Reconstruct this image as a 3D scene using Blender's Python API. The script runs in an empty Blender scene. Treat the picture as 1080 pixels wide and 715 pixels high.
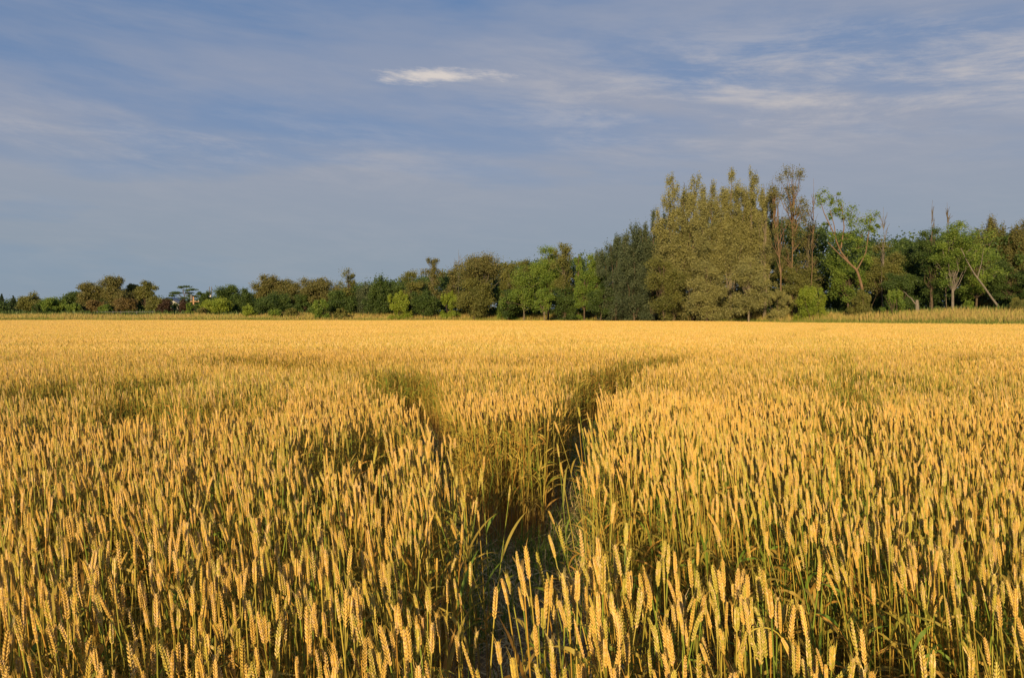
import bpy, math
import numpy as np
from mathutils import Vector

# ------------------------------------------------------------------ camera, sky, sun, exposure
R = math.radians
sc = bpy.context.scene
C = sc.collection
EYE = 1.5
F = 824.0            # focal length in pixels of the 1080 px wide photograph
HZ = 334.0           # horizon row
cam = bpy.data.objects.new('camera', bpy.data.cameras.new('camera'))
C.objects.link(cam); sc.camera = cam
cam.data.sensor_width = 36.0
cam.data.lens = 36.0 * F / 1080.0
cam.data.clip_start = 0.05
cam.data.clip_end = 5000.0
cam.location = (0, 0, EYE)
cam.rotation_euler = (R(90) - math.atan((357.5 - HZ) / F), 0, 0)

SUN_EL, SUN_AZ = 15.0, 194.0        # behind the camera, to its left
sd = Vector((math.sin(R(SUN_AZ)) * math.cos(R(SUN_EL)), math.cos(R(SUN_AZ)) * math.cos(R(SUN_EL)), math.sin(R(SUN_EL))))
lt = bpy.data.lights.new('sun', 'SUN'); lt.energy = 5.0; lt.angle = R(0.6); lt.color = (1.0, 0.765, 0.43)
sun = bpy.data.objects.new('sun', lt); C.objects.link(sun)
sun.rotation_euler = sd.to_track_quat('Z', 'Y').to_euler()
sc.view_settings.view_transform = 'Standard'
sc.view_settings.look = 'None'
sc.view_settings.exposure = 0.46
sc.view_settings.gamma = 1.0
sc.view_settings.use_curve_mapping = False
sc.cycles.max_bounces = 8
sc.cycles.diffuse_bounces = 5
sc.cycles.transmission_bounces = 5
sc.cycles.use_denoising = True

world = bpy.data.worlds.new('World'); sc.world = world; world.use_nodes = True


class NT:
    def __init__(s, tree): s.t = tree; s.n = tree.nodes; s.l = tree.links
    def new(s, typ, **kw):
        x = s.n.new(typ)
        for k, v in kw.items(): setattr(x, k, v)
        return x
    def put(s, sock, v):
        if isinstance(v, bpy.types.NodeSocket): s.l.new(v, sock)
        elif v is not None: sock.default_value = v
    def math(s, op, a, b=None, c=None, clamp=False):
        x = s.new('ShaderNodeMath', operation=op, use_clamp=clamp)
        s.put(x.inputs[0], a)
        if b is not None: s.put(x.inputs[1], b)
        if c is not None: s.put(x.inputs[2], c)
        return x.outputs[0]
    def noise(s, vec, scale, detail=3.0, rough=0.5, dist=0.0):
        x = s.new('ShaderNodeTexNoise')
        if vec is not None: s.put(x.inputs['Vector'], vec)
        x.inputs['Scale'].default_value = scale; x.inputs['Detail'].default_value = detail
        x.inputs['Roughness'].default_value = rough; x.inputs['Distortion'].default_value = dist
        return x.outputs['Fac']
    def smooth(s, v, a, b, lo=0.0, hi=1.0):
        x = s.new('ShaderNodeMapRange', interpolation_type='SMOOTHSTEP')
        s.put(x.inputs[0], v)
        for i, q in enumerate((a, b, lo, hi)): x.inputs[i + 1].default_value = q
        return x.outputs[0]
    def mix(s, f, a, b, mode='MIX'):
        x = s.new('ShaderNodeMix', data_type='RGBA', blend_type=mode)
        s.put(x.inputs[0], f)
        for sock, v in ((x.inputs[6], a), (x.inputs[7], b)):
            if isinstance(v, tuple) and len(v) == 3: v = v + (1.0,)
            s.put(sock, v)
        return x.outputs[2]
    def scalec(s, c, k):
        x = s.new('ShaderNodeVectorMath', operation='SCALE')
        s.put(x.inputs[0], c); s.put(x.inputs['Scale'], k)
        return x.outputs[0]


def sky_world():
    t = NT(world.node_tree)
    bg = t.n['Background']
    sk = t.new('ShaderNodeTexSky', sky_type='NISHITA', sun_disc=False)
    sk.sun_elevation = R(SUN_EL); sk.sun_rotation = R(SUN_AZ)
    sk.ozone_density = 3.5; sk.dust_density = 0.4; sk.air_density = 1.0
    tc = t.new('ShaderNodeTexCoord').outputs['Generated']
    sep = t.new('ShaderNodeSeparateXYZ'); t.put(sep.inputs[0], tc)
    x, y, z = sep.outputs
    zz = t.math('ADD', t.math('MAXIMUM', z, 0.0), 0.10)
    u = t.math('DIVIDE', x, zz); v = t.math('DIVIDE', y, zz)
    cb = t.new('ShaderNodeCombineXYZ'); t.put(cb.inputs[0], t.math('MULTIPLY', x, 2.0)); t.put(cb.inputs[1], t.math('MULTIPLY', y, 2.0)); t.put(cb.inputs[2], t.math('ADD', t.math('MULTIPLY', z, 11.0), t.math('MULTIPLY', x, 0.8)))
    P = cb.outputs[0]
    big = t.noise(P, 0.9, 5.0, 0.55, 0.15)
    fine = t.noise(P, 2.9, 9.0, 0.68, 0.25)
    right = t.smooth(x, -0.45, 0.5, 0.0, 0.30)
    low = t.smooth(z, 0.05, 0.42, 0.85, 0.0)
    veil = t.math('ADD', t.math('ADD', t.smooth(big, 0.38, 0.64, -0.12, 0.42), right), low)
    veil = t.math('MAXIMUM', t.math('MINIMUM', veil, 0.95), 0.0)

    def bump(v, c0, w_): return t.smooth(t.math('ABSOLUTE', t.math('SUBTRACT', v, c0)), 0.0, w_, 1.0, 0.0)
    bandr = t.math('MULTIPLY', bump(z, 0.262, 0.10), t.smooth(x, -0.15, 0.30))
    bandl = t.math('MULTIPLY', bump(z, 0.200, 0.05), t.smooth(x, 0.15, -0.25, 0.0, 0.34))
    streak = t.math('MULTIPLY', t.smooth(fine, 0.40, 0.72, 0.0, 0.72), t.math('ADD', t.math('MAXIMUM', bandr, bandl), 0.11))
    streak = t.math('MINIMUM', streak, 0.85)
    skyc = t.mix(0.80, sk.outputs[0], (0.64, 1.34, 2.75))
    lowc = t.mix(t.smooth(z, 0.0, 0.26), (1.95, 2.40, 2.84), (2.38, 2.58, 3.20))
    c = t.mix(veil, skyc, lowc)
    c = t.mix(streak, c, (4.2, 3.9, 3.8))
    # one small bright cloudlet above the middle of the field
    dx = t.math('MULTIPLY', t.math('ADD', t.math('DIVIDE', x, y), 0.093), 17.0)
    dz = t.math('MULTIPLY', t.math('SUBTRACT', t.math('DIVIDE', z, y), 0.3045), 125.0)
    wob = t.math('MULTIPLY', t.math('SUBTRACT', t.noise(P, 7.0, 7.0, 0.7), 0.5), 4.2)
    rr = t.math('SQRT', t.math('ADD', t.math('MULTIPLY', dx, dx), t.math('MULTIPLY', dz, dz)))
    blob = t.smooth(t.math('ADD', rr, wob), 0.0, 1.6, 0.9, 0.0)
    blob = t.math('MULTIPLY', blob, t.math('GREATER_THAN', y, 0.0))
    c = t.mix(blob, c, (5.2, 4.7, 4.3))
    t.put(bg.inputs[0], c)
    bg.inputs[1].default_value = 0.10


sky_world()

# ------------------------------------------------------------------ helpers
rng = np.random.RandomState(7)


class Mesh:
    """collects numpy geometry and links it as ONE mesh"""
    def __init__(s): s.v = []; s.f = {3: [], 4: []}; s.m = {3: [], 4: []}; s.n = 0; s.a = []
    def add(s, v, f, mat=0, tone=0.5):
        v = np.asarray(v, float).reshape(-1, 3); f = np.asarray(f, int)
        s.v.append(v); k = f.shape[1]
        s.f[k].append(f + s.n); s.m[k].append(np.full(len(f), mat)); s.n += len(v)
        s.a.append(np.broadcast_to(np.asarray(tone, float), (len(v),)).copy())
    def merge(s, o, M=None):
        for k in (3, 4):
            for f, m in zip(o.f[k], o.m[k]): s.f[k].append(f + s.n); s.m[k].append(m)
        for v in o.v: s.v.append(v if M is None else v @ M[:3, :3].T + M[:3, 3])
        s.a += o.a; s.n += o.n
    def build(s, name, mats, smooth=False):
        me = bpy.data.meshes.new(name)
        v = np.concatenate(s.v); me.vertices.add(len(v)); me.vertices.foreach_set('co', v.astype(np.float32).ravel())
        idx = []; tot = []; mi = []
        for k in (3, 4):
            if s.f[k]:
                f = np.concatenate(s.f[k]); idx.append(f.ravel()); tot.append(np.full(len(f), k)); mi.append(np.concatenate(s.m[k]))
        idx = np.concatenate(idx); tot = np.concatenate(tot); mi = np.concatenate(mi)
        me.loops.add(len(idx)); me.loops.foreach_set('vertex_index', idx.astype(np.int32))
        me.polygons.add(len(tot))
        st = np.concatenate([[0], np.cumsum(tot)[:-1]])
        me.polygons.foreach_set('loop_start', st.astype(np.int32))
        me.polygons.foreach_set('material_index', mi.astype(np.int32))
        me.polygons.foreach_set('use_smooth', np.full(len(tot), smooth))
        at = me.attributes.new('tone', 'FLOAT', 'POINT'); at.data.foreach_set('value', np.concatenate(s.a).astype(np.float32))
        me.update(calc_edges=True)
        for m in (mats if isinstance(mats, (list, tuple)) else [mats]): me.materials.append(m)
        return me


def norm(v): return v / np.maximum(np.linalg.norm(v, axis=-1, keepdims=True), 1e-9)


def tube(mb, pts, rad, sides=5, mat=0, tone=0.5, cap=True):
    pts = np.asarray(pts, float); n = len(pts); rad = np.broadcast_to(np.asarray(rad, float), (n,))
    t = norm(np.gradient(pts, axis=0)); up = np.array([0.0, 1.0, 0.0]) if abs(t[0][1]) < 0.9 else np.array([1.0, 0, 0])
    rings = []
    for i in range(n):
        a = norm(np.cross(up, t[i])); b = np.cross(t[i], a); up = b if False else up
        th = np.arange(sides) * 2 * math.pi / sides
        rings.append(pts[i] + rad[i] * (np.cos(th)[:, None] * a + np.sin(th)[:, None] * b))
    v = np.concatenate(rings); f = []
    for i in range(n - 1):
        for j in range(sides):
            k = (j + 1) % sides
            f.append((i * sides + j, i * sides + k, (i + 1) * sides + k, (i + 1) * sides + j))
    mb.add(v, f, mat, tone)


def obj(name, me, parent=None, loc=None):
    o = bpy.data.objects.new(name, me); C.objects.link(o)
    if parent is not None: o.parent = parent
    if loc is not None: o.location = loc
    return o


def tag(o, label=None, cat=None, group=None, kind=None):
    if label: o['label'] = label
    if cat: o['category'] = cat
    if group: o['group'] = group
    if kind: o['kind'] = kind
    return o


# ------------------------------------------------------------------ terrain
ES = np.array([-3.0, -1.2, -0.62, 0.0, 0.20, 0.36, 0.50, 0.66, 0.9, 1.5])
EY = np.array([60.0, 112.0, 140.0, 128.0, 112.0, 86.0, 70.0, 61.0, 50.0, 34.0])


def edge_y(x, y):
    return np.interp(x / np.maximum(y, 1.0), ES, EY)


def sstep(t): t = np.clip(t, 0, 1); return t * t * (3 - 2 * t)


def height(x, y):
    x = np.asarray(x, float); y = np.asarray(y, float)
    d = y - edge_y(x, y)
    h = 1.25 * sstep((d - 0.5) / 15.0) + 0.15 * sstep(d / 12) * np.sin(x * 0.11) * np.cos(y * 0.13)
    return h + 1.2 * sstep((y - 150) / 200.0)


# ------------------------------------------------------------------ materials
def mat(name):
    m = bpy.data.materials.new(name); m.use_nodes = True
    t = NT(m.node_tree); t.n.clear()
    return m, t


def finish(m, t, col, rough=0.8, trans=0.0, tcol=None, bump=None, spec=0.25):
    out = t.new('ShaderNodeOutputMaterial')
    p = t.new('ShaderNodeBsdfPrincipled')
    t.put(p.inputs['Base Color'], col); p.inputs['Roughness'].default_value = rough
    p.inputs['Specular IOR Level'].default_value = spec
    if bump is not None:
        b = t.new('ShaderNodeBump'); b.inputs['Strength'].default_value = bump[1]; b.inputs['Distance'].default_value = bump[2]
        t.put(b.inputs['Height'], bump[0]); t.put(p.inputs['Normal'], b.outputs[0])
    sh = p.outputs[0]
    if trans > 0:
        tr = t.new('ShaderNodeBsdfTranslucent'); t.put(tr.inputs[0], tcol if tcol is not None else col)
        mx = t.new('ShaderNodeMixShader'); mx.inputs[0].default_value = trans
        t.put(mx.inputs[1], sh); t.put(mx.inputs[2], tr.outputs[0]); sh = mx.outputs[0]
    t.put(out.inputs[0], sh)
    return m


def m_wheat(name, cols, rough, trans, spec=0.25, grad=None):
    """cols: (usual, greener, ruddier) natural colours, varied stalk by stalk and in broad patches"""
    m, t = mat(name)
    rnd = t.new('ShaderNodeObjectInfo').outputs['Random']
    att = t.new('ShaderNodeAttribute', attribute_name='tone').outputs['Fac']
    pos = t.new('ShaderNodeNewGeometry').outputs['Position']
    n = t.noise(pos, 0.35, 3.0, 0.6)
    n2 = t.noise(pos, 9.0, 2.0, 0.5)
    r = t.math('FRACT', t.math('ADD', t.math('MULTIPLY', rnd, 7.13), t.math('MULTIPLY', att, 3.7)))
    g = t.math('ADD', t.math('MULTIPLY', t.math('SUBTRACT', n, 0.5), 2.2), t.math('ADD', t.math('MULTIPLY', r, 1.3), -0.42))
    c = t.mix(t.smooth(g, 0.2, 0.9), cols[0], cols[1])
    c = t.mix(t.smooth(t.math('FRACT', t.math('MULTIPLY', r, 5.31)), 0.55, 1.0, 0.0, 0.75), c, cols[2])
    if grad:
        z = t.new('ShaderNodeSeparateXYZ'); t.put(z.inputs[0], pos)
        c = t.mix(t.smooth(z.outputs[2], grad[0], grad[1], 1.0, 0.0), c, grad[2])
    c = t.scalec(c, t.math('ADD', t.math('MULTIPLY', n2, 0.5), t.math('ADD', t.math('MULTIPLY', t.math('FRACT', t.math('MULTIPLY', r, 11.7)), 0.40), 0.55)))
    return finish(m, t, c, rough, trans, spec=spec)


M_EAR = m_wheat('wheat_ear', ((0.66, 0.42, 0.090), (0.48, 0.40, 0.062), (0.74, 0.49, 0.25)), 0.42, 0.12, 0.5)
M_STEM = m_wheat('wheat_stem', ((0.47, 0.37, 0.060), (0.22, 0.29, 0.035), (0.58, 0.27, 0.045)), 0.5, 0.25, 0.35, (0.05, 0.45, (0.52, 0.30, 0.07)))
M_LEAF = m_wheat('wheat_leaf', ((0.48, 0.35, 0.07), (0.18, 0.28, 0.035), (0.60, 0.28, 0.055)), 0.6, 0.45, 0.3, (0.05, 0.40, (0.42, 0.28, 0.10)))
WM = [M_STEM, M_EAR, M_LEAF]


def m_soil():
    m, t = mat('soil')
    pos = t.new('ShaderNodeNewGeometry').outputs['Position']
    n = t.noise(pos, 6.0, 6.0, 0.65); n2 = t.noise(pos, 45.0, 4.0, 0.6); n3 = t.noise(pos, 0.9, 3.0)
    c = t.mix(n, (0.19, 0.125, 0.060), (0.33, 0.23, 0.11))
    c = t.mix(t.smooth(n2, 0.55, 0.7, 0, 0.6), c, (0.45, 0.34, 0.18))
    c = t.mix(t.smooth(n3, 0.5, 0.7, 0, 0.3), c, (0.09, 0.10, 0.03))
    return finish(m, t, c, 0.95, bump=(t.math('ADD', n, t.math('MULTIPLY', n2, 0.3)), 0.9, 0.04))


M_SOIL = m_soil()


def m_blade(name, a, b, c3, trans=0.35, scale=0.12):
    m, t = mat(name)
    att = t.new('ShaderNodeAttribute', attribute_name='tone').outputs['Fac']
    pos = t.new('ShaderNodeNewGeometry').outputs['Position']
    n = t.noise(pos, scale, 3.0, 0.6)
    c = t.mix(t.smooth(t.math('ADD', t.math('MULTIPLY', att, 0.6), t.math('MULTIPLY', n, 0.8)), 0.4, 1.0), a, b)
    c = t.mix(t.smooth(t.math('FRACT', t.math('MULTIPLY', att, 9.7)), 0.6, 1.0, 0, 0.7), c, c3)
    return finish(m, t, c, 0.65, trans)


M_GREEN = m_blade('green_grass', (0.13, 0.19, 0.03), (0.24, 0.27, 0.05), (0.36, 0.32, 0.08))
M_DRY = m_blade('dry_grass', (0.50, 0.36, 0.12), (0.32, 0.32, 0.07), (0.60, 0.38, 0.17))
M_STRAW = m_blade('fallen_straw', (0.54, 0.39, 0.16), (0.68, 0.51, 0.23), (0.42, 0.26, 0.09), 0.15, 1.5)
M_WEED = m_blade('track_grass', (0.10, 0.19, 0.03), (0.17, 0.26, 0.04), (0.34, 0.31, 0.08), 0.35, 2.0)

_leafm = {}


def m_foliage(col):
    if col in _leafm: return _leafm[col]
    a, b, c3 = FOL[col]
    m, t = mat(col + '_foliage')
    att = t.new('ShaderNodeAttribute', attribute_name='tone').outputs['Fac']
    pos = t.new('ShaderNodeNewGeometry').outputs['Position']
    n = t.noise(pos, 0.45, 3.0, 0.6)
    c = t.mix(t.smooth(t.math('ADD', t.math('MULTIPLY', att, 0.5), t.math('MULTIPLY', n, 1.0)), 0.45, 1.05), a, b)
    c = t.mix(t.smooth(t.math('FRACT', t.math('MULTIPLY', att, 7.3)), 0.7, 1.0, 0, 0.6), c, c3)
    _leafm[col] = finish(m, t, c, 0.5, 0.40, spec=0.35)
    return m


FOL = {
    'silver_green': ((0.21, 0.21, 0.075), (0.32, 0.30, 0.10), (0.45, 0.41, 0.19)),
    'blue_green': ((0.071, 0.098, 0.048), (0.121, 0.147, 0.069), (0.172, 0.19, 0.103)),
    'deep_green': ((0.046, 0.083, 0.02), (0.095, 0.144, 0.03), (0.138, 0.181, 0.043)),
    'fresh_green': ((0.11, 0.183, 0.029), (0.197, 0.269, 0.04), (0.291, 0.32, 0.058)),
    'bright_green': ((0.167, 0.239, 0.026), (0.268, 0.319, 0.036), (0.348, 0.378, 0.058)),
    'olive': ((0.124, 0.137, 0.034), (0.202, 0.202, 0.049), (0.273, 0.234, 0.078)),
    'brown_olive': ((0.135, 0.14, 0.042), (0.20, 0.185, 0.056), (0.28, 0.21, 0.085)),
    'russet': ((0.16, 0.115, 0.040), (0.23, 0.16, 0.055), (0.15, 0.14, 0.04)),
    'purple': ((0.055, 0.032, 0.022), (0.085, 0.048, 0.030), (0.10, 0.065, 0.035)),
    'spruce': ((0.023, 0.044, 0.021), (0.044, 0.068, 0.031), (0.065, 0.085, 0.039)),
}


def m_bark(name, a, b):
    m, t = mat(name)
    pos = t.new('ShaderNodeNewGeometry').outputs['Position']
    mp = t.new('ShaderNodeMapping'); mp.inputs['Scale'].default_value = (5, 5, 1.2); t.put(mp.inputs[0], pos)
    n = t.noise(mp.outputs[0], 2.0, 5.0, 0.65)
    return finish(m, t, t.mix(t.smooth(n, 0.35, 0.65), a, b), 0.9, bump=(n, 0.7, 0.05))


BARK = {'brown': m_bark('brown_bark', (0.060, 0.042, 0.027), (0.120, 0.087, 0.057)),
        'pale': m_bark('pale_bark', (0.102, 0.081, 0.054), (0.192, 0.156, 0.108)),
        'grey': m_bark('grey_bark', (0.120, 0.102, 0.084), (0.204, 0.174, 0.144)),
        'ruddy': m_bark('ruddy_bark', (0.120, 0.075, 0.042), (0.204, 0.132, 0.078))}

# ------------------------------------------------------------------ ground
gx = np.concatenate([-np.geomspace(900, 62, 34), np.linspace(-60, 100, 130), np.geomspace(102, 900, 30)])
gy = np.concatenate([-np.geomspace(500, 6, 16), np.linspace(-4, 12, 20), np.linspace(13, 210, 150), np.geomspace(214, 1600, 34)])
GX, GY = np.meshgrid(gx, gy)
gz = height(GX, GY)
gv = np.stack([GX, GY, gz], -1).reshape(-1, 3)
ny, nx = GX.shape
ii = (np.arange(ny - 1)[:, None] * nx + np.arange(nx - 1)[None]).ravel()
g = Mesh(); g.add(gv, np.stack([ii, ii + 1, ii + nx + 1, ii + nx], 1))
tag(obj('ground', g.build('ground', M_SOIL, True)), kind='structure')

# ------------------------------------------------------------------ wheat stalk geometry
def arc(lean, length, n, bend_dir=0.0, start=(0, 0, 0), a0=0.0, power=1.6):
    """points of a stalk that leans more towards its top; returns points and final angle"""
    s = np.linspace(0, 1, n); ang = a0 + (lean - a0) * s ** power
    ds = length / (n - 1)
    x = np.concatenate([[0], np.cumsum(np.sin((ang[1:] + ang[:-1]) / 2) * ds)])
    z = np.concatenate([[0], np.cumsum(np.cos((ang[1:] + ang[:-1]) / 2) * ds)])
    p = np.stack([x * math.cos(bend_dir), x * math.sin(bend_dir), z], 1) + np.asarray(start)
    return p, ang[-1]


def teardrop(mb, base, axis, side, L, W, T, sides, rings, mat, tone):
    axis = norm(axis); side = norm(side - axis * np.dot(side, axis)); third = np.cross(axis, side)
    prof = {3: [(0, .35), (.4, 1.0), (1, .05)], 4: [(0, .35), (.28, .95), (.6, .85), (1, .04)]}[rings]
    th = np.arange(sides) * 2 * math.pi / sides
    v = []
    for (s, r) in prof: v.append(base + axis * L * s + r * (np.cos(th)[:, None] * side * W / 2 + np.sin(th)[:, None] * third * T / 2))
    f = []
    for i in range(rings - 1):
        for j in range(sides):
            k = (j + 1) % sides; f.append((i * sides + j, i * sides + k, (i + 1) * sides + k, (i + 1) * sides + j))
    mb.add(np.concatenate(v), f, mat, tone)


def ribbon(mb, pts, width, nrm, mat, tone=0.5):
    pts = np.asarray(pts); n = len(pts); t = norm(np.gradient(pts, axis=0)); sd_ = norm(np.cross(t, nrm))
    w_ = np.broadcast_to(width, (n,))[:, None] / 2
    v = np.concatenate([pts - sd_ * w_, pts + sd_ * w_]); i = np.arange(n - 1)
    mb.add(v, np.stack([i, i + 1, i + n + 1, i + n], 1), mat, tone)


def stalk(r, lod, lean=None, hook=False, H=None):
    """returns (stem, ear, leaf) meshes-in-progress"""
    H = H if H is not None else 0.79 + r.uniform(-.035, .03)
    lean = lean if lean is not None else r.uniform(0.02, 0.24)
    stem, ear, leaf = Mesh(), Mesh(), Mesh(); lv = []
    n = {2: 9, 1: 5, 0: 3}[lod]
    tn = r.rand()
    if hook:
        p1, a = arc(0.35, H - .06, 9)
        p2, a = arc(2.6, 0.10, 9, start=p1[-1], a0=a, power=1.0); p = np.concatenate([p1, p2[1:]])
    else:
        p, a = arc(lean, H, n)
    rad = np.linspace(.0021, .0014, len(p))
    if lod == 2: tube(stem, p, rad, 6, 0, tn)
    elif lod == 1: tube(stem, p, rad * 1.15, 3, 0, tn)
    else: tube(stem, p, rad * 1.4, 3, 0, tn)
    # ear
    L = (0.066 + r.uniform(-.020, .014)) * (0.8 if hook else 1)
    q, a2 = arc(a + r.uniform(0.0, 0.22), L, 12, start=p[-1], a0=a, power=1.0)
    tq = norm(np.gradient(q, axis=0)); yax = np.array([0, 1.0, 0])
    tw = r.uniform(0, math.pi)
    sx0 = np.cross(yax, tq)
    S = math.cos(tw) * sx0 + math.sin(tw) * yax        # plane of the two rows
    B = -math.sin(tw) * sx0 + math.cos(tw) * yax
    wf = r.uniform(.62, .84)
    wid = lambda s: wf * (0.62 + 0.5 * math.sin(math.pi * min(1, (s * .92 + .12)))) * (1.0 if s < .85 else .8)
    if lod == 2:
        ns = 20
        tube(ear, q, .0014, 5, 1, tn)
        for i in range(ns):
            s = i / (ns - 1) * .93; k = s * 11; i0 = int(k); fr = k - i0
            c = q[i0] * (1 - fr) + q[min(i0 + 1, 11)] * fr; sg = 1 if i % 2 else -1
            for d, o_ in ((-0.42, 1.0), (0.42, 1.0), (0.0, 1.25)):
                ax = tq[i0] + sg * S[i0] * (.34 if d else .50) * (1 + r.uniform(-.15, .15)) + B[i0] * d * .42
                teardrop(ear, c + sg * S[i0] * .0014 + B[i0] * d * .0026, ax, S[i0], .0112 * wid(s) * r.uniform(.92, 1.1), .0043 * wid(s), .0040 * wid(s), 5, 4, 1, tn + r.uniform(-.02, .02))
            if i >= ns - 8 and r.rand() < .6:
                ribbon(ear, np.array([c, c + (tq[i0] + sg * S[i0] * .35) * .024 * r.uniform(.6, 1.2)]), np.array([.0008, .0002]), B[i0], 1, tn)
    elif lod == 1:
        ns = 11
        for i in range(ns):
            s = i / (ns - 1) * .9; k = int(s * 11); sg = 1 if i % 2 else -1
            ax = tq[k] + sg * S[k] * .20
            teardrop(ear, q[k] + sg * S[k] * .0012, ax, S[k], .0165 * wid(s), .0060 * wid(s), .0074 * wid(s), 4, 3, 1, tn)
    else:
        for i in range(2):
            k = i * 5; teardrop(ear, q[k], q[min(k + 7, 11)] - q[k], S[k], L * .62, .0090 if i == 0 else .0072, .0082, 4, 3, 1, tn)
    # leaves
    nl = {2: 3, 1: 2, 0: 1}[lod]
    for j in range(nl):
        h = [0.74, 0.50, 0.30][j] * r.uniform(.85, 1.1) if lod else 0.70 * r.uniform(.85, 1.05)
        k = min(int(h * (n - 1)), n - 2); b = p[k] + (p[k + 1] - p[k]) * (h * (n - 1) - k)
        az = r.uniform(0, 6.28); Ll = r.uniform(.12, .24); m_ = {2: 8, 1: 5, 0: 3}[lod]
        q2, _ = arc(r.uniform(.9, 2.7), Ll, m_, az, b, r.uniform(.1, .5), 1.3)
        ww = np.sin(np.linspace(.35, math.pi, m_)) * r.uniform(.006, .010) * {2: 1, 1: 1.1, 0: 1.4}[lod] + .0008
        tws = az + math.pi / 2 + r.uniform(-.6, .6)
        one = Mesh(); ribbon(one, q2, ww, np.array([math.cos(az) * .8 + .2, math.sin(az) * .8, .5]), 2, r.rand()); lv.append(one)
    return [stem, ear] + lv


HI = [stalk(np.random.RandomState(100 + i), 2, lean=l) for i, l in enumerate((.03, .07, .1, .14, .18, .22, .28, .34, .05, .12, .45, .2))]
MID = [stalk(np.random.RandomState(200 + i), 1) for i in range(14)]
LOW = [stalk(np.random.RandomState(300 + i), 0) for i in range(10)]


def merged(parts):
    m = Mesh()
    for q in parts: m.merge(q)
    return m


def zrot(a, s=1.0, t=(0, 0, 0), tx=0.0, ty=0.0):
    M = np.eye(4)
    ca, sa = math.cos(a), math.sin(a)
    Rz = np.array([[ca, -sa, 0], [sa, ca, 0], [0, 0, 1]])
    Rx = np.array([[1, 0, 0], [0, math.cos(tx), -math.sin(tx)], [0, math.sin(tx), math.cos(tx)]])
    M[:3, :3] = Rx @ Rz * s; M[:3, 3] = t
    return M


LEANDIR = math.pi            # most stalks lean towards the left of the view


def rand_dir(r, n): return LEANDIR + r.normal(0, 1.15, n)


# --- crop density: trampled tracks, thin strips and one gap drawn for a shadow (x, y polylines, half width, kind)
CROP_GAPS = [
    ([(-.02, .0), (-.03, 2.2)], .075, 1.0),
    ([(.01, 2.25), (.10, 2.6), (.13, 3.0), (.08, 3.6), (.05, 4.6)], .23, 1.0),
    ([(.02, 3.6), (.08, 4.6)], .33, 1.0),
    ([(.20, 4.3), (.42, 5.0), (.55, 6.0), (.72, 7.0), (.86, 8.0)], .19, 1.0),
    ([(.86, 8.0), (1.08, 9.0), (1.36, 9.9), (1.75, 10.9), (2.3, 12.0), (2.8, 12.8)], .34, 1.0),
    ([(2.3, 12.1), (3.1, 13.6)], .12, .7),
    ([(-.10, 3.9), (-.30, 4.6), (-.55, 5.6), (-.80, 6.8)], .14, .95),
    ([(-.80, 6.8), (-1.10, 8.0), (-1.6, 9.1), (-2.4, 10.4), (-3.5, 11.6), (-4.6, 12.5)], .33, 1.0),
    ([(-.62, 5.8), (-.80, 7.2), (-1.0, 8.6), (-1.3, 9.8)], .19, 1.0),
    ([(-.78, 3.7), (-.68, 4.7)], .27, 1.0),
    ([(-.80, 3.7), (-.80, 4.1)], .15, .85),
    ([(-2.8, 5.0), (-2.1, 5.5)], .50, 1.0),
    ([(-2.95, 5.9), (-3.1, 6.4)], .30, .9),
    ([(-3.75, 7.6), (-3.7, 8.7)], .46, 1.0),
    ([(-4.45, 7.0), (-4.15, 8.1)], .5, 1.0),
    ([(-5.2, 9.0), (-4.8, 9.4)], .25, .6),
    ([(.26, 2.78), (.36, 2.64), (.52, 2.38)], .33, 1.0),
    ([(.50, 2.36), (.68, 2.12)], .28, 1.0),
    ([(.68, 2.10), (.82, 1.88), (.92, 1.68)], .20, .97),
    ([(.90, 1.60), (1.3, 1.35), (1.8, 1.1)], .15, .9),
    ([(1.6, 3.6), (2.1, 4.8), (2.8, 6.4), (3.7, 8.6), (5.0, 11.8), (6.6, 15.5), (9.0, 21.0)], .17, .5),
    ([(5.8, 10.6), (7.2, 12.4), (8.2, 13.6)], .22, .6),
    ([(6.2, 21.3), (7.0, 22.2)], .9, 1.0),
    ([(4.6, 17.5), (5.8, 18.0)], .3, .6),
    ([(24, 40), (34, 46), (44, 50)], .8, .9),  # gap in the crop standing in for a shadow band, not trampled
    ([(-14, 20.0), (-9, 19.0), (-5.5, 19.4)], .25, .5),
    ([(9, 26), (16, 40), (24, 62)], .3, .8),
]


def keep_prob(x, y):
    k = np.ones(len(x)); wob = 0.05 * np.sin(x * 9 + y * 5) + 0.04 * np.sin(y * 13 - x * 7)
    for pts, hw, st in CROP_GAPS:
        p = np.array(pts)
        d = np.full(len(x), 1e9)
        for a, b in zip(p[:-1], p[1:]):
            ab = b - a; L2 = (ab ** 2).sum()
            t = np.clip(((x - a[0]) * ab[0] + (y - a[1]) * ab[1]) / L2, 0, 1)
            d = np.minimum(d, np.hypot(x - a[0] - t * ab[0], y - a[1] - t * ab[1]))
        k = np.minimum(k, 1 - st * (1 - sstep((d + wob * min(1, hw * 4) - hw * .8) / (hw * .55))))
    return k


def vnoise(x, y, s, seed):
    r = np.random.RandomState(seed); out = np.zeros(len(x))
    for i in range(6):
        a = r.uniform(0, 6.28); k = s * r.uniform(.5, 1.8); out += np.sin(x * k * math.cos(a) + y * k * math.sin(a) + r.uniform(0, 6.28))
    return out / 6


# positions: stalk by stalk out to 15 m
NEAR_END, MID_END = 15.0, 46.0
wr = np.random.RandomState(11)


def scatter(y0, y1, dens):
    w1 = .72 * y1 + 2.2
    n = int((y1 - y0) * 2 * w1 * dens)
    x = wr.uniform(-w1, w1, n); y = wr.uniform(y0, y1, n)
    ok = (np.abs(x) < .72 * np.maximum(y, 0) + 2.2) & (np.hypot(x, y) > .55)
    return x[ok], y[ok]


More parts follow.
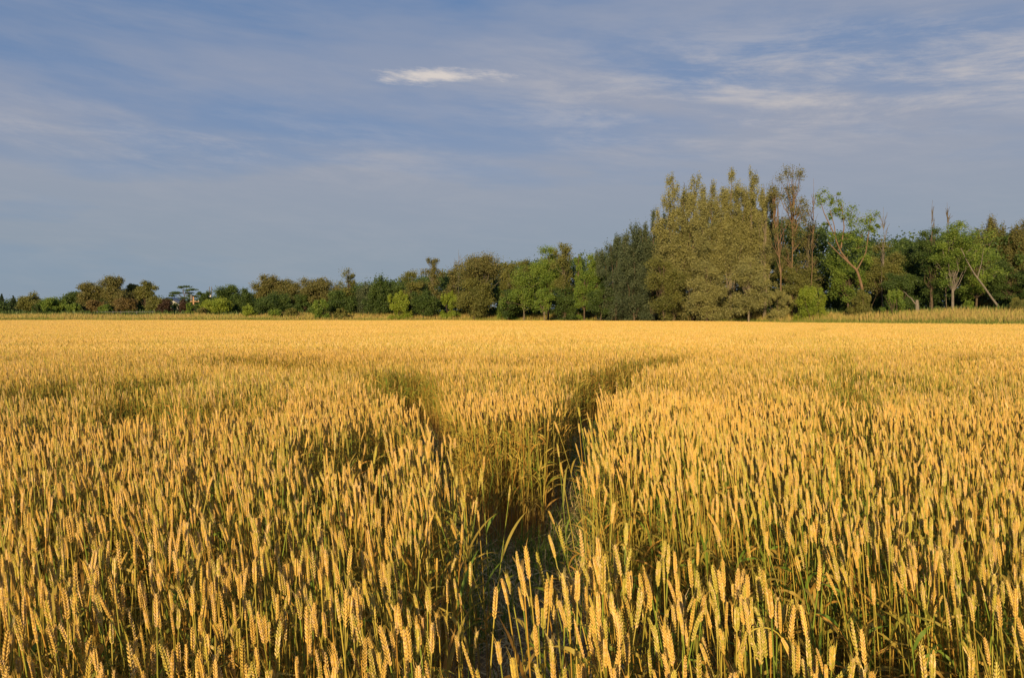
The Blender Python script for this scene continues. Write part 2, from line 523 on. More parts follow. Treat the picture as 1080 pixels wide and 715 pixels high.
xs, ys = [], []
for a, b, d in ((-1.2, 3.2, 440), (3.2, 7.5, 510), (7.5, NEAR_END, 450)):
    x, y = scatter(a, b, d); xs.append(x); ys.append(y)
xs.append(wr.uniform(.04, 1.3, 330)); ys.append(wr.uniform(1.1, 2.3, 330))
X = np.concatenate(xs); Y = np.concatenate(ys)
ok = wr.rand(len(X)) < keep_prob(X, Y) ** 1.8; X = X[ok]; Y = Y[ok]
N = len(X)
SCL = 1.0 + .10 * vnoise(X, Y, 1.3, 5) * sstep((np.hypot(X, Y) - 1) / 4) + .06 * vnoise(X, Y, 4.0, 6) + wr.normal(0, .042, N)
SCL *= 1 + .055 * ((X > 0) & (X < .62) & (Y > 1.5) & (Y < 2.35))
kp = keep_prob(X, Y)
TILT = wr.normal(0, .05, (N, 2)) + (1 - kp)[:, None] * wr.normal(0, .20, (N, 2))
YAW = rand_dir(wr, N)
dist = np.hypot(X, Y)

# the 300 stalks that show largest: nearest with their ear inside the frame
topz = .80 * SCL
pitch = math.atan((357.5 - HZ) / F)
dep = (EYE - topz); vy = 357.5 + F * np.tan(np.arctan2(dep, Y) - pitch); ux = 540 + F * X / np.maximum(Y, .01)
inside = (Y > .9) & (vy < 722) & (ux > -8) & (ux < 1088)
order = np.argsort(np.where(inside, dist, 1e9))[:292]
solo = np.zeros(N, bool); solo[order] = True
# nothing in the frame stands closer than these; stalks below the frame stay part of the field


def scatter_object(name, pts, idx, rot, scl, protos, label, cat):
    m = bpy.data.meshes.new(name); n = len(pts)
    m.vertices.add(n); m.vertices.foreach_set('co', np.asarray(pts, np.float32).ravel())
    m.attributes.new('rot', 'FLOAT_VECTOR', 'POINT').data.foreach_set('vector', np.asarray(rot, np.float32).ravel())
    m.attributes.new('idx', 'INT', 'POINT').data.foreach_set('value', np.asarray(idx, np.int32))
    m.attributes.new('scl', 'FLOAT', 'POINT').data.foreach_set('value', np.asarray(scl, np.float32))
    o = obj(name, m); tag(o, label, cat, kind='stuff')
    ng = bpy.data.node_groups.new(name + '_scatter', 'GeometryNodeTree')
    ng.interface.new_socket('Geometry', in_out='INPUT', socket_type='NodeSocketGeometry')
    ng.interface.new_socket('Geometry', in_out='OUTPUT', socket_type='NodeSocketGeometry')
    q = ng.nodes; L = ng.links.new
    gi = q.new('NodeGroupInput'); go = q.new('NodeGroupOutput'); iop = q.new('GeometryNodeInstanceOnPoints'); g2 = q.new('GeometryNodeGeometryToInstance')
    for p in protos[::-1]:
        oi = q.new('GeometryNodeObjectInfo'); oi.inputs['Object'].default_value = p; L(oi.outputs['Geometry'], g2.inputs[0])

    def na(nm, t):
        x = q.new('GeometryNodeInputNamedAttribute'); x.data_type = t; x.inputs[0].default_value = nm; return x.outputs[0]
    L(gi.outputs[0], iop.inputs['Points']); L(g2.outputs[0], iop.inputs['Instance']); iop.inputs['Pick Instance'].default_value = True
    L(na('idx', 'INT'), iop.inputs['Instance Index']); L(na('rot', 'FLOAT_VECTOR'), iop.inputs['Rotation']); L(na('scl', 'FLOAT'), iop.inputs['Scale'])
    L(iop.outputs[0], go.inputs[0])
    o.modifiers.new('scatter', 'NODES').node_group = ng
    return o


protos = []
for q in HI + MID: protos.append(bpy.data.objects.new('wheat_pattern', merged(q).build('wheat_pattern', WM, True)))
nHI, nMID = len(HI), len(MID)
VAR = np.where(dist < 6.5, wr.choice([0, 1, 2, 3, 4, 5, 6, 7, 8, 9, 10, 11], N, p=np.array([1, 1, 1, 1, 1, .9, .5, .25, 1, 1, .12, .9]) / 9.67), nHI + wr.randint(0, nMID, N))


def patch(size, count, seed, wide=1.0, hi=1.0):
    r = np.random.RandomState(seed); m = Mesh()
    for i in range(count):
        M = zrot(rand_dir(r, 1)[0], hi * (1 + r.normal(0, .055)), (r.uniform(-size / 2, size / 2), r.uniform(-size / 2, size / 2), 0), r.normal(0, .06))
        S = np.diag([wide, wide, 1.0]); q = merged(LOW[r.randint(len(LOW))])
        A = M.copy(); A[:3, :3] = M[:3, :3] @ S
        q.a = [np.full(len(x_), r.rand()) for x_ in q.a]
        m.merge(q, A)
    return bpy.data.objects.new('wheat_pattern', m.build('wheat_pattern', WM, False))


NP1, NP2 = 6, 6
P1 = [patch(.5, 92, 400 + i, 1.0) for i in range(NP1)]
P2 = [patch(2.0, 750, 500 + i, 1.9) for i in range(NP2)]


def cells(y0, y1, s, r):
    gx_ = np.arange(-1.0 * y1, 1.0 * y1, s); gy_ = np.arange(y0, y1, s)
    a, b = np.meshgrid(gx_, gy_); a = a.ravel() + s / 2; b = b.ravel() + s / 2
    ok_ = (np.abs(a) < .74 * b + 3) & (b < edge_y(a, b) - s / 2)
    return a[ok_], b[ok_]


pr = np.random.RandomState(21)
ax_, ay_ = cells(NEAR_END, MID_END, .5, pr); k1 = pr.rand(len(ax_)) < keep_prob(ax_, ay_); ax_, ay_ = ax_[k1], ay_[k1]
bx_, by_ = cells(MID_END, 142, 2.0, pr); k1 = pr.rand(len(bx_)) < keep_prob(bx_, by_); bx_, by_ = bx_[k1], by_[k1]
ks = ~solo
pts = np.concatenate([np.stack([X[ks], Y[ks], np.zeros(ks.sum())], 1), np.stack([ax_, ay_, ax_ * 0], 1), np.stack([bx_, by_, bx_ * 0], 1)])
idx = np.concatenate([VAR[ks], nHI + nMID + pr.randint(0, NP1, len(ax_)), nHI + nMID + NP1 + pr.randint(0, NP2, len(bx_))])
rot = np.concatenate([np.column_stack([TILT[ks], YAW[ks]]), np.zeros((len(ax_) + len(bx_), 3))])
scl = np.concatenate([SCL[ks], 1 + .07 * vnoise(ax_, ay_, .9, 8) + pr.normal(0, .012, len(ax_)), 1 + .05 * vnoise(bx_, by_, .35, 9) + pr.normal(0, .015, len(bx_))])
scatter_object('wheat_field', pts, idx, rot, scl, protos + P1 + P2, 'golden ripe wheat crop filling the field as far as the grassy far margin', 'wheat')

# ------------------------------------------------------------------ the nearest stalks, one by one
SOLO = []
for q in HI:
    SOLO.append([q[0].build('stem', WM, True), q[1].build('ear', WM, True)] + [k_.build('leaf', WM, True) for k_ in q[2:]])


def make_stalk(meshes, loc, rot_, s, label, group):
    t = bpy.data.objects.new('wheat_stalk', None); C.objects.link(t); t.empty_display_size = .05
    t.location = loc; t.rotation_euler = rot_; t.scale = (s, s, s)
    for nm, me in zip(['stem', 'ear'] + ['leaf'] * 9, meshes): obj(nm, me, t)
    return tag(t, label, 'wheat stalk', group)


for i in order:
    right = X[i] > 0.0
    v = VAR[i] if VAR[i] < nHI else i % nHI
    lean = v in (6, 7, 10) or np.hypot(*TILT[i]) > .3
    if right:
        lab = ('leaning golden wheat stalk in the foremost clump to the right of the trampled gap' if lean else
               'upright golden wheat stalk in the foremost clump to the right of the trampled gap')
        grp = 'leaning stalks in the front right clump' if lean else 'upright stalks in the front right clump'
    else:
        lab = ('leaning golden wheat stalk along the bottom edge left of the trampled gap' if lean else
               'upright golden wheat stalk along the bottom edge left of the trampled gap')
        grp = 'leaning stalks at the front left' if lean else 'upright stalks at the front left'
    make_stalk(SOLO[v], (X[i], Y[i], 0), (TILT[i][0], TILT[i][1], YAW[i]), SCL[i], lab, grp)


def special(px, py, dep_, lean, yaw, label, hook=False, seed=1, L=None):
    """a stalk whose ear tip stands at the given place, depth dep_ metres ahead"""
    zt = EYE - dep_ * math.tan(math.atan((py - 357.5) / F) + pitch)
    xt = (px - 540) / F * dep_
    H = max(.4, zt - .07)
    q = stalk(np.random.RandomState(seed), 2, lean=lean, hook=hook, H=H / max(.6, math.cos(lean * .45)))
    allv = np.concatenate(q[1].v); tip = allv[np.argmax(allv[:, 2])]
    off = np.array([tip[0] * math.cos(yaw) - tip[1] * math.sin(yaw), tip[0] * math.sin(yaw) + tip[1] * math.cos(yaw)])
    make_stalk([q[0].build('stem', WM, True), q[1].build('ear', WM, True)] + [k_.build('leaf', WM, True) for k_ in q[2:]], (xt - off[0], dep_ - off[1], 0), (0, 0, yaw), 1.0, label, None)


special(92, 622, 1.81, .42, math.pi, 'tall long-eared wheat stalk leaning left near the bottom left corner', seed=3)
special(199, 656, 1.80, .95, math.pi, 'wheat stalk with its yellowish ear tipped sideways low in the front left crop', seed=4)
special(838, 640, 1.62, .10, 0.2, 'tallest upright wheat stalk beside the hooked one in the right front clump', seed=5)
special(828, 606, 1.60, .2, 0.0, 'wheat stalk bent over in a hook with a small drooping ear', True, 6)
special(910, 684, 1.52, .62, 0.1, 'wheat stalk leaning right at the right end of the front clump', seed=8)
special(555, 614, 1.92, .40, math.pi, 'left-leaning wheat stalk at the left end of the front right clump', seed=9)
special(619, 577, 2.04, .06, 1.0, 'tallest wheat stalk standing above the middle of the front right clump', seed=10)
special(675, 592, 2.04, .34, math.pi, 'left-leaning wheat stalk above the gap right of the tallest clump', seed=12)

# ------------------------------------------------------------------ litter and grass in the trampled tracks
def litter():
    r = np.random.RandomState(31); m = Mesh(); n = 90000
    x = r.uniform(-5.5, 6, n); y = r.uniform(.2, 13.5, n); k = 1 - keep_prob(x, y)
    ok_ = (r.rand(n) < k * 1.2) ; x, y, k = x[ok_], y[ok_], k[ok_]
    for i in range(len(x)):
        L = r.uniform(.08, .42); a = r.uniform(0, 6.28); h = r.uniform(.004, .05); nn = 4
        tt = np.linspace(0, 1, nn); up = r.uniform(0, .16) if r.rand() < .35 else r.uniform(0, .03)
        bend = r.normal(0, .35)
        dx = np.cos(a + bend * tt) * L * tt; dy = np.sin(a + bend * tt) * L * tt
        p = np.stack([x[i] + dx, y[i] + dy, h + up * np.sin(tt * math.pi * r.uniform(.4, 1))], 1)
        ribbon(m, p, np.linspace(1, .5, nn) * r.uniform(.003, .010), np.array([r.uniform(-.5, .5), r.uniform(-.5, .5), 1.0]), 0, r.rand())
    tag(obj('fallen_straw', m.build('fallen_straw', M_STRAW)), 'trampled brown straw lying on the bare soil of the wheel tracks', 'straw', kind='stuff')
    m = Mesh(); n = 45000
    x = r.uniform(-5, 6, n); y = r.uniform(1, 13.5, n); k = 1 - keep_prob(x, y)
    cl = .5 + .5 * vnoise(x, y, 4.0, 15) * 2
    ok_ = (r.rand(n) < k * cl); x, y = x[ok_], y[ok_]
    for i in range(len(x)):
        for j in range(3):
            p, _ = arc(r.uniform(.3, 1.4), r.uniform(.08, .30), 5, r.uniform(0, 6.28), (x[i] + r.normal(0, .01), y[i] + r.normal(0, .01), 0), .05, 1.3)
            ribbon(m, p, np.array([1, 1.1, .9, .6, .1]) * r.uniform(.004, .007), np.array([r.uniform(-1, 1), r.uniform(-1, 1), .3]), 0, r.rand())
    tag(obj('track_grass', m.build('track_grass', M_WEED)), 'dark green grass blades sprouting in the trampled tracks', 'grass', kind='stuff')


litter()

# ------------------------------------------------------------------ grass margin beyond the crop
def blades(name, M_, s0, s1, d0, d1, n, h0, h1, w, label, seed, ears=False):
    r = np.random.RandomState(seed)
    s = r.uniform(s0, s1, n); d = r.uniform(d0, d1, n)
    y = np.interp(s, ES, EY) + d; x = s * y
    z = height(x, y); H = r.uniform(h0, h1, n) * (1 + .35 * vnoise(x, y, .5, seed)) ; a = r.uniform(0, math.pi, n); W = w * r.uniform(.6, 1.3, n) * (y / 100) ** .3
    ox, oy = np.cos(a) * W / 2, np.sin(a) * W / 2; lx, ly = r.normal(0, .18, n) * H, r.normal(0, .18, n) * H
    b0 = np.stack([x - ox, y - oy, z - .05], 1); b1 = np.stack([x + ox, y + oy, z - .05], 1)
    c0 = np.stack([x - ox * .8 + lx * .4, y - oy * .8 + ly * .4, z + H * .6], 1); c1 = np.stack([x + ox * .8 + lx * .4, y + oy * .8 + ly * .4, z + H * .6], 1)
    t_ = np.stack([x + lx, y + ly, z + H], 1)
    v = np.stack([b0, b1, c1, c0, t_], 1).reshape(-1, 3); i5 = np.arange(n) * 5
    tone = np.repeat(r.rand(n), 5)
    m = Mesh(); m.add(v, np.stack([i5, i5 + 1, i5 + 2, i5 + 3], 1), 0, tone)
    m.f[3].append(np.stack([i5 + 3, i5 + 2, i5 + 4], 1)); m.m[3].append(np.zeros(n, int))
    tag(obj(name, m.build(name, M_)), label, 'grass', kind='stuff')


blades('green_grass', M_GREEN, -.8, .9, 1.0, 7.5, 70000, .45, .95, .05, 'strip of green grass along the far edge of the wheat', 41)
blades('dry_grass', M_DRY, -.8, .9, 6.5, 17, 60000, .55, 1.15, .06, 'band of tall tan dry grass between the green strip and the trees', 42)
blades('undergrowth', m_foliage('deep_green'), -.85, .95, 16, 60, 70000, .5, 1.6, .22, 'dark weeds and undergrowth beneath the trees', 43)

# ------------------------------------------------------------------ trees
def leaves(m, cen, rad, per, size, r, up=0.3, tone_c=None):
    """leaf quads scattered through ellipsoidal clumps"""
    k = len(cen); n = k * per
    c = np.repeat(cen, per, 0); ra = np.repeat(rad, per, 0)
    d = norm(r.normal(0, 1, (n, 3))) * (r.uniform(0, 1, (n, 1)) ** .5) * np.clip(1 + r.normal(0, .32, (n, 1)), .1, 1.45)
    p = c + d * ra
    nr = norm(r.normal(0, 1, (n, 3)) + d * .7 + np.array([0, 0, up]))
    a = norm(np.cross(nr, r.normal(0, 1, (n, 3)))); b = np.cross(nr, a)
    s = (size * r.uniform(.6, 1.35, (n, 1)))
    v = np.stack([p - a * s * .5, p - b * s * .32 + nr * s * .08, p + a * s * .5, p + b * s * .32 + nr * s * .08], 1).reshape(-1, 3)
    i4 = np.arange(n) * 4
    tone = np.repeat(np.clip(np.repeat(r.rand(k) * .6, per) + r.rand(n) * .4, 0, 1), 4)
    m.add(v, np.stack([i4, i4 + 1, i4 + 2, i4 + 3], 1), 0, tone)


def limb(m, a, b, r0, r1, r, wob=.06, n=6, sides=5):
    a, b = np.asarray(a, float), np.asarray(b, float); L = np.linalg.norm(b - a); t_ = np.linspace(0, 1, n)[:, None]
    p = a + (b - a) * t_; p[1:-1] += r.normal(0, wob * L * .35, (n - 2, 3)); p[:, 2] += np.sin(t_[:, 0] * math.pi) * L * .05
    tube(m, p, np.linspace(r0, r1, n), sides); return p


def tree(name, px, top, hw, style, col, bark, dist_, label, cat='tree', lean=0.0, group=None, base=0.28, dens=1.0, seed=None, dy=0):
    s = (px - 540) / F; x0 = s * dist_; W = hw / F * dist_ * (1.22 if style == 'round' and base > .22 and px < 560 else 1.0)
    gz_ = float(height(x0, dist_)) - .1
    H = EYE + (HZ - top) / F * dist_ - gz_
    H = max(H, .8)
    r = np.random.RandomState(seed if seed is not None else int(px * 13 + top * 7) % 99991)
    xb = x0 - lean * H * .5
    t = bpy.data.objects.new(name, None); C.objects.link(t); t.location = (xb, dist_, float(height(xb, dist_)) - .1)
    tag(t, label, cat, group)
    T, L = Mesh(), Mesh()
    top_ = np.array([lean * H, r.normal(0, .3), H])
    px_m = dist_ / F                         # metres per photo pixel here
    lf = max(.10, px_m * 1.25)
    rad0 = H * .010 + .05
    cen, rad = [], []

    def at(u): return np.array([0, 0, 0]) * (1 - u) + top_ * u
    if style == 'round':
        tp = limb(T, (0, 0, 0), at(.8), rad0, rad0 * .3, r, .018, 8, 6)
        cz = H * (base + 1) / 2; rz = H * (1 - base) / 2 * .84; rx = W * .98
        n = int(22 * dens) + 12
        for i in range(n):
            d = norm(r.normal(0, 1, 3)) * r.uniform(.35, 1.0); d[2] = d[2] * 1.0
            c = at(cz / H) + d * np.array([rx, rx * .8, rz]); c[2] = max(c[2], H * base)
            q = W * r.uniform(.26, .44); cen.append(c); rad.append((q, q, q * r.uniform(.6, .85)))
            limb(T, tp[min(7, max(2, int(7 * np.clip((c[2] / H - .2), 0.1, .95))))], c, rad0 * .28, .02, r, .1, 5, 4)
        per = int(330 * dens * (W / lf / 14) ** 1.2) + 130
    elif style == 'spire':                   # several ascending leaders, feathery upright sprays
        k = 5 if W > 1.0 else 2
        tp = limb(T, (0, 0, 0), at(.86), rad0, .03, r, .012, 9, 6); W *= 1.3
        for j in range(k):
            u = (j + .5) / k * 2 - 1; dx = u * W * .92 + r.normal(0, W * .06); hh = H * (1 - .20 * abs(u) ** 1.5 - r.uniform(0, .10)) if abs(u) > .25 else H * r.uniform(.96, 1.0)
            e = np.array([dx + lean * hh, r.normal(0, W * .35), hh - .45]); st = np.array([dx * .25, 0, H * r.uniform(.05, .25)])
            p = limb(T, st, e, rad0 * .42, .025, r, .03, 8, 4)
            for q in range(int(17 * dens)):
                v_ = r.uniform(.16, 1.0) ** .8; c = st + (e - st) * v_
                ww = W * (.34 * (1 - v_) + .12)
                c = c + np.array([r.normal(0, ww), r.normal(0, ww), -abs(r.normal(0, .3))])
                c[2] = min(c[2], hh - .35)
                cen.append(c); rr_ = (W * r.uniform(.18, .32) + .10) * (1.25 - .85 * v_); rad.append((rr_, rr_, rr_ * r.uniform(1.3, 2.2)) if v_ < .82 else (W * .15, W * .15, min(1.1, W * .5)))
        per = int(95 * dens) + 30
        for q in range(int(18 * dens)):      # the broad feathery body under the leaders
            v_ = r.uniform(.08, .86); c = at(v_) + np.array([r.normal(0, W * .5 * (1.15 - v_ * .7)), r.normal(0, W * .4), 0]); q_ = W * r.uniform(.2, .36)
            cen.append(c); rad.append((q_, q_, q_ * r.uniform(1.2, 1.9)))
        for q in range(int(10 * dens)):
            c = np.array([r.uniform(-.8, .8) * W, r.normal(0, W * .3), H * r.uniform(.06, .3)]); cen.append(c); rad.append((W * .28, W * .28, W * .3))
    elif style == 'sparse':                  # open crown, trunk and boughs show through
        tp = limb(T, (0, 0, 0), at(.93), rad0 * .5, .02, r, .015, 10, 6)
        for i in range(int(20 * dens)):
            u = r.uniform(max(base, .15), 1.0); c = at(u) + np.array([r.normal(0, W * .62 * (1.25 - u * .75)), r.normal(0, W * .4), r.uniform(-.2, .5)])
            limb(T, tp[int(u * 8)], c, rad0 * .25, .02, r, .08, 5, 4)
            q = W * r.uniform(.20, .36) + .2; cen.append(c); rad.append((q, q, q * r.uniform(.8, 1.4)))
        for i in range(8):
            u = r.uniform(.4, 1); limb(T, tp[int(u * 8)], at(min(1, u + .18)) + np.array([r.normal(0, W * .5), r.normal(0, W * .4), r.uniform(0, .8)]), .06, .012, r, .08, 5, 3)
        per = int(90 * dens)
    elif style == 'conifer':
        tp = limb(T, (0, 0, 0), at(1.0), rad0, .02, r, .0, 6, 6)
        for i in range(26):
            u = .08 + .92 * (i / 25); ww = W * (1 - u) ** .8 + .1
            for j in range(6 if u < .9 else 2):
                a = r.uniform(0, 6.28); cen.append(at(u) + np.array([math.cos(a) * ww * .6, math.sin(a) * ww * .6, -.1 * ww])); rad.append((ww * .42 + .05, ww * .42 + .05, .28))
        per = 26
    elif style == 'tiered':
        tp = limb(T, (0, 0, 0), at(.9), rad0, .06, r, .04, 8, 6)
        for i in range(16):
            u = r.uniform(.5, .97); c = np.array([r.uniform(-1, 1) * W, r.normal(0, W * .4), H * u])
            if u > .8: c[0] *= .9
            limb(T, tp[int(u * 6)], c, rad0 * .3, .03, r, .05, 6, 4)
            cen.append(c); rad.append((W * r.uniform(.2, .34), W * .25, H * .035))
        per = 170
    elif style == 'bush':
        for i in range(7): limb(T, (r.normal(0, W * .12), r.normal(0, W * .1), 0), (r.normal(0, W * .5), r.normal(0, W * .3), H * r.uniform(.6, .95)), .05, .01, r, .06, 5, 4)
        n = int(14 * dens) + 6
        for i in range(n):
            u = r.uniform(0, 1); ww = W * math.sqrt(max(.05, 1 - u ** 2)) * .8
            c = np.array([r.uniform(-1, 1) * ww, r.normal(0, W * .35), H * (.12 + .72 * u)]); q = W * r.uniform(.16, .30)
            cen.append(c); rad.append((q, q, min(q * r.uniform(1.0, 1.5), H * .3)))
        for i in range(6):
            q = W * r.uniform(.2, .3); cen.append(np.array([r.uniform(-.75, .75) * W, r.normal(0, W * .3), H * r.uniform(.04, .2)])); rad.append((q, q, H * .12))
        for i in range(8):                   # upright shoots breaking the outline
            xx = r.uniform(-.8, .8) * W; cen.append(np.array([xx, r.normal(0, W * .25), H * (1 - .35 * (xx / W) ** 2) * r.uniform(.8, .95)])); rad.append((W * .07 + .08, W * .07 + .08, H * .10))
        per = int(max(70, 210 * dens * min(1.6, (W / lf / 8) ** 1.2)))
    if cen:
        per = int(min(per * 1.25, 560))
        leaves(L, np.array(cen), np.array(rad), per, lf, r)
    elif style == 'dead':
        tp = limb(T, (0, 0, 0), top_, rad0 * .27, .012, r, .012, 10, 5)
        for i in range(14):
            u = r.uniform(.45, .98); b = tp[int(u * 8)] + np.array([r.normal(0, W * .5), r.normal(0, W * .4), r.uniform(.6, 2.0)])
            p = limb(T, tp[int(u * 8)], b, .05, .02, r, .08, 5, 3)
            limb(T, p[2], p[2] + np.array([r.normal(0, W * .3), r.normal(0, .3), r.uniform(.4, 1.2)]), .03, .015, r, .08, 4, 3)
    obj('trunk', T.build('trunk', BARK[bark], True), t)
    if cen: obj('crown', L.build('crown', m_foliage(col)), t)
    return t


def D(px):   # distance of the front of the tree line
    return float(np.interp(px, [0, 140, 250, 450, 560, 700, 900, 1080], [172, 168, 158, 140, 130, 108, 92, 84]))


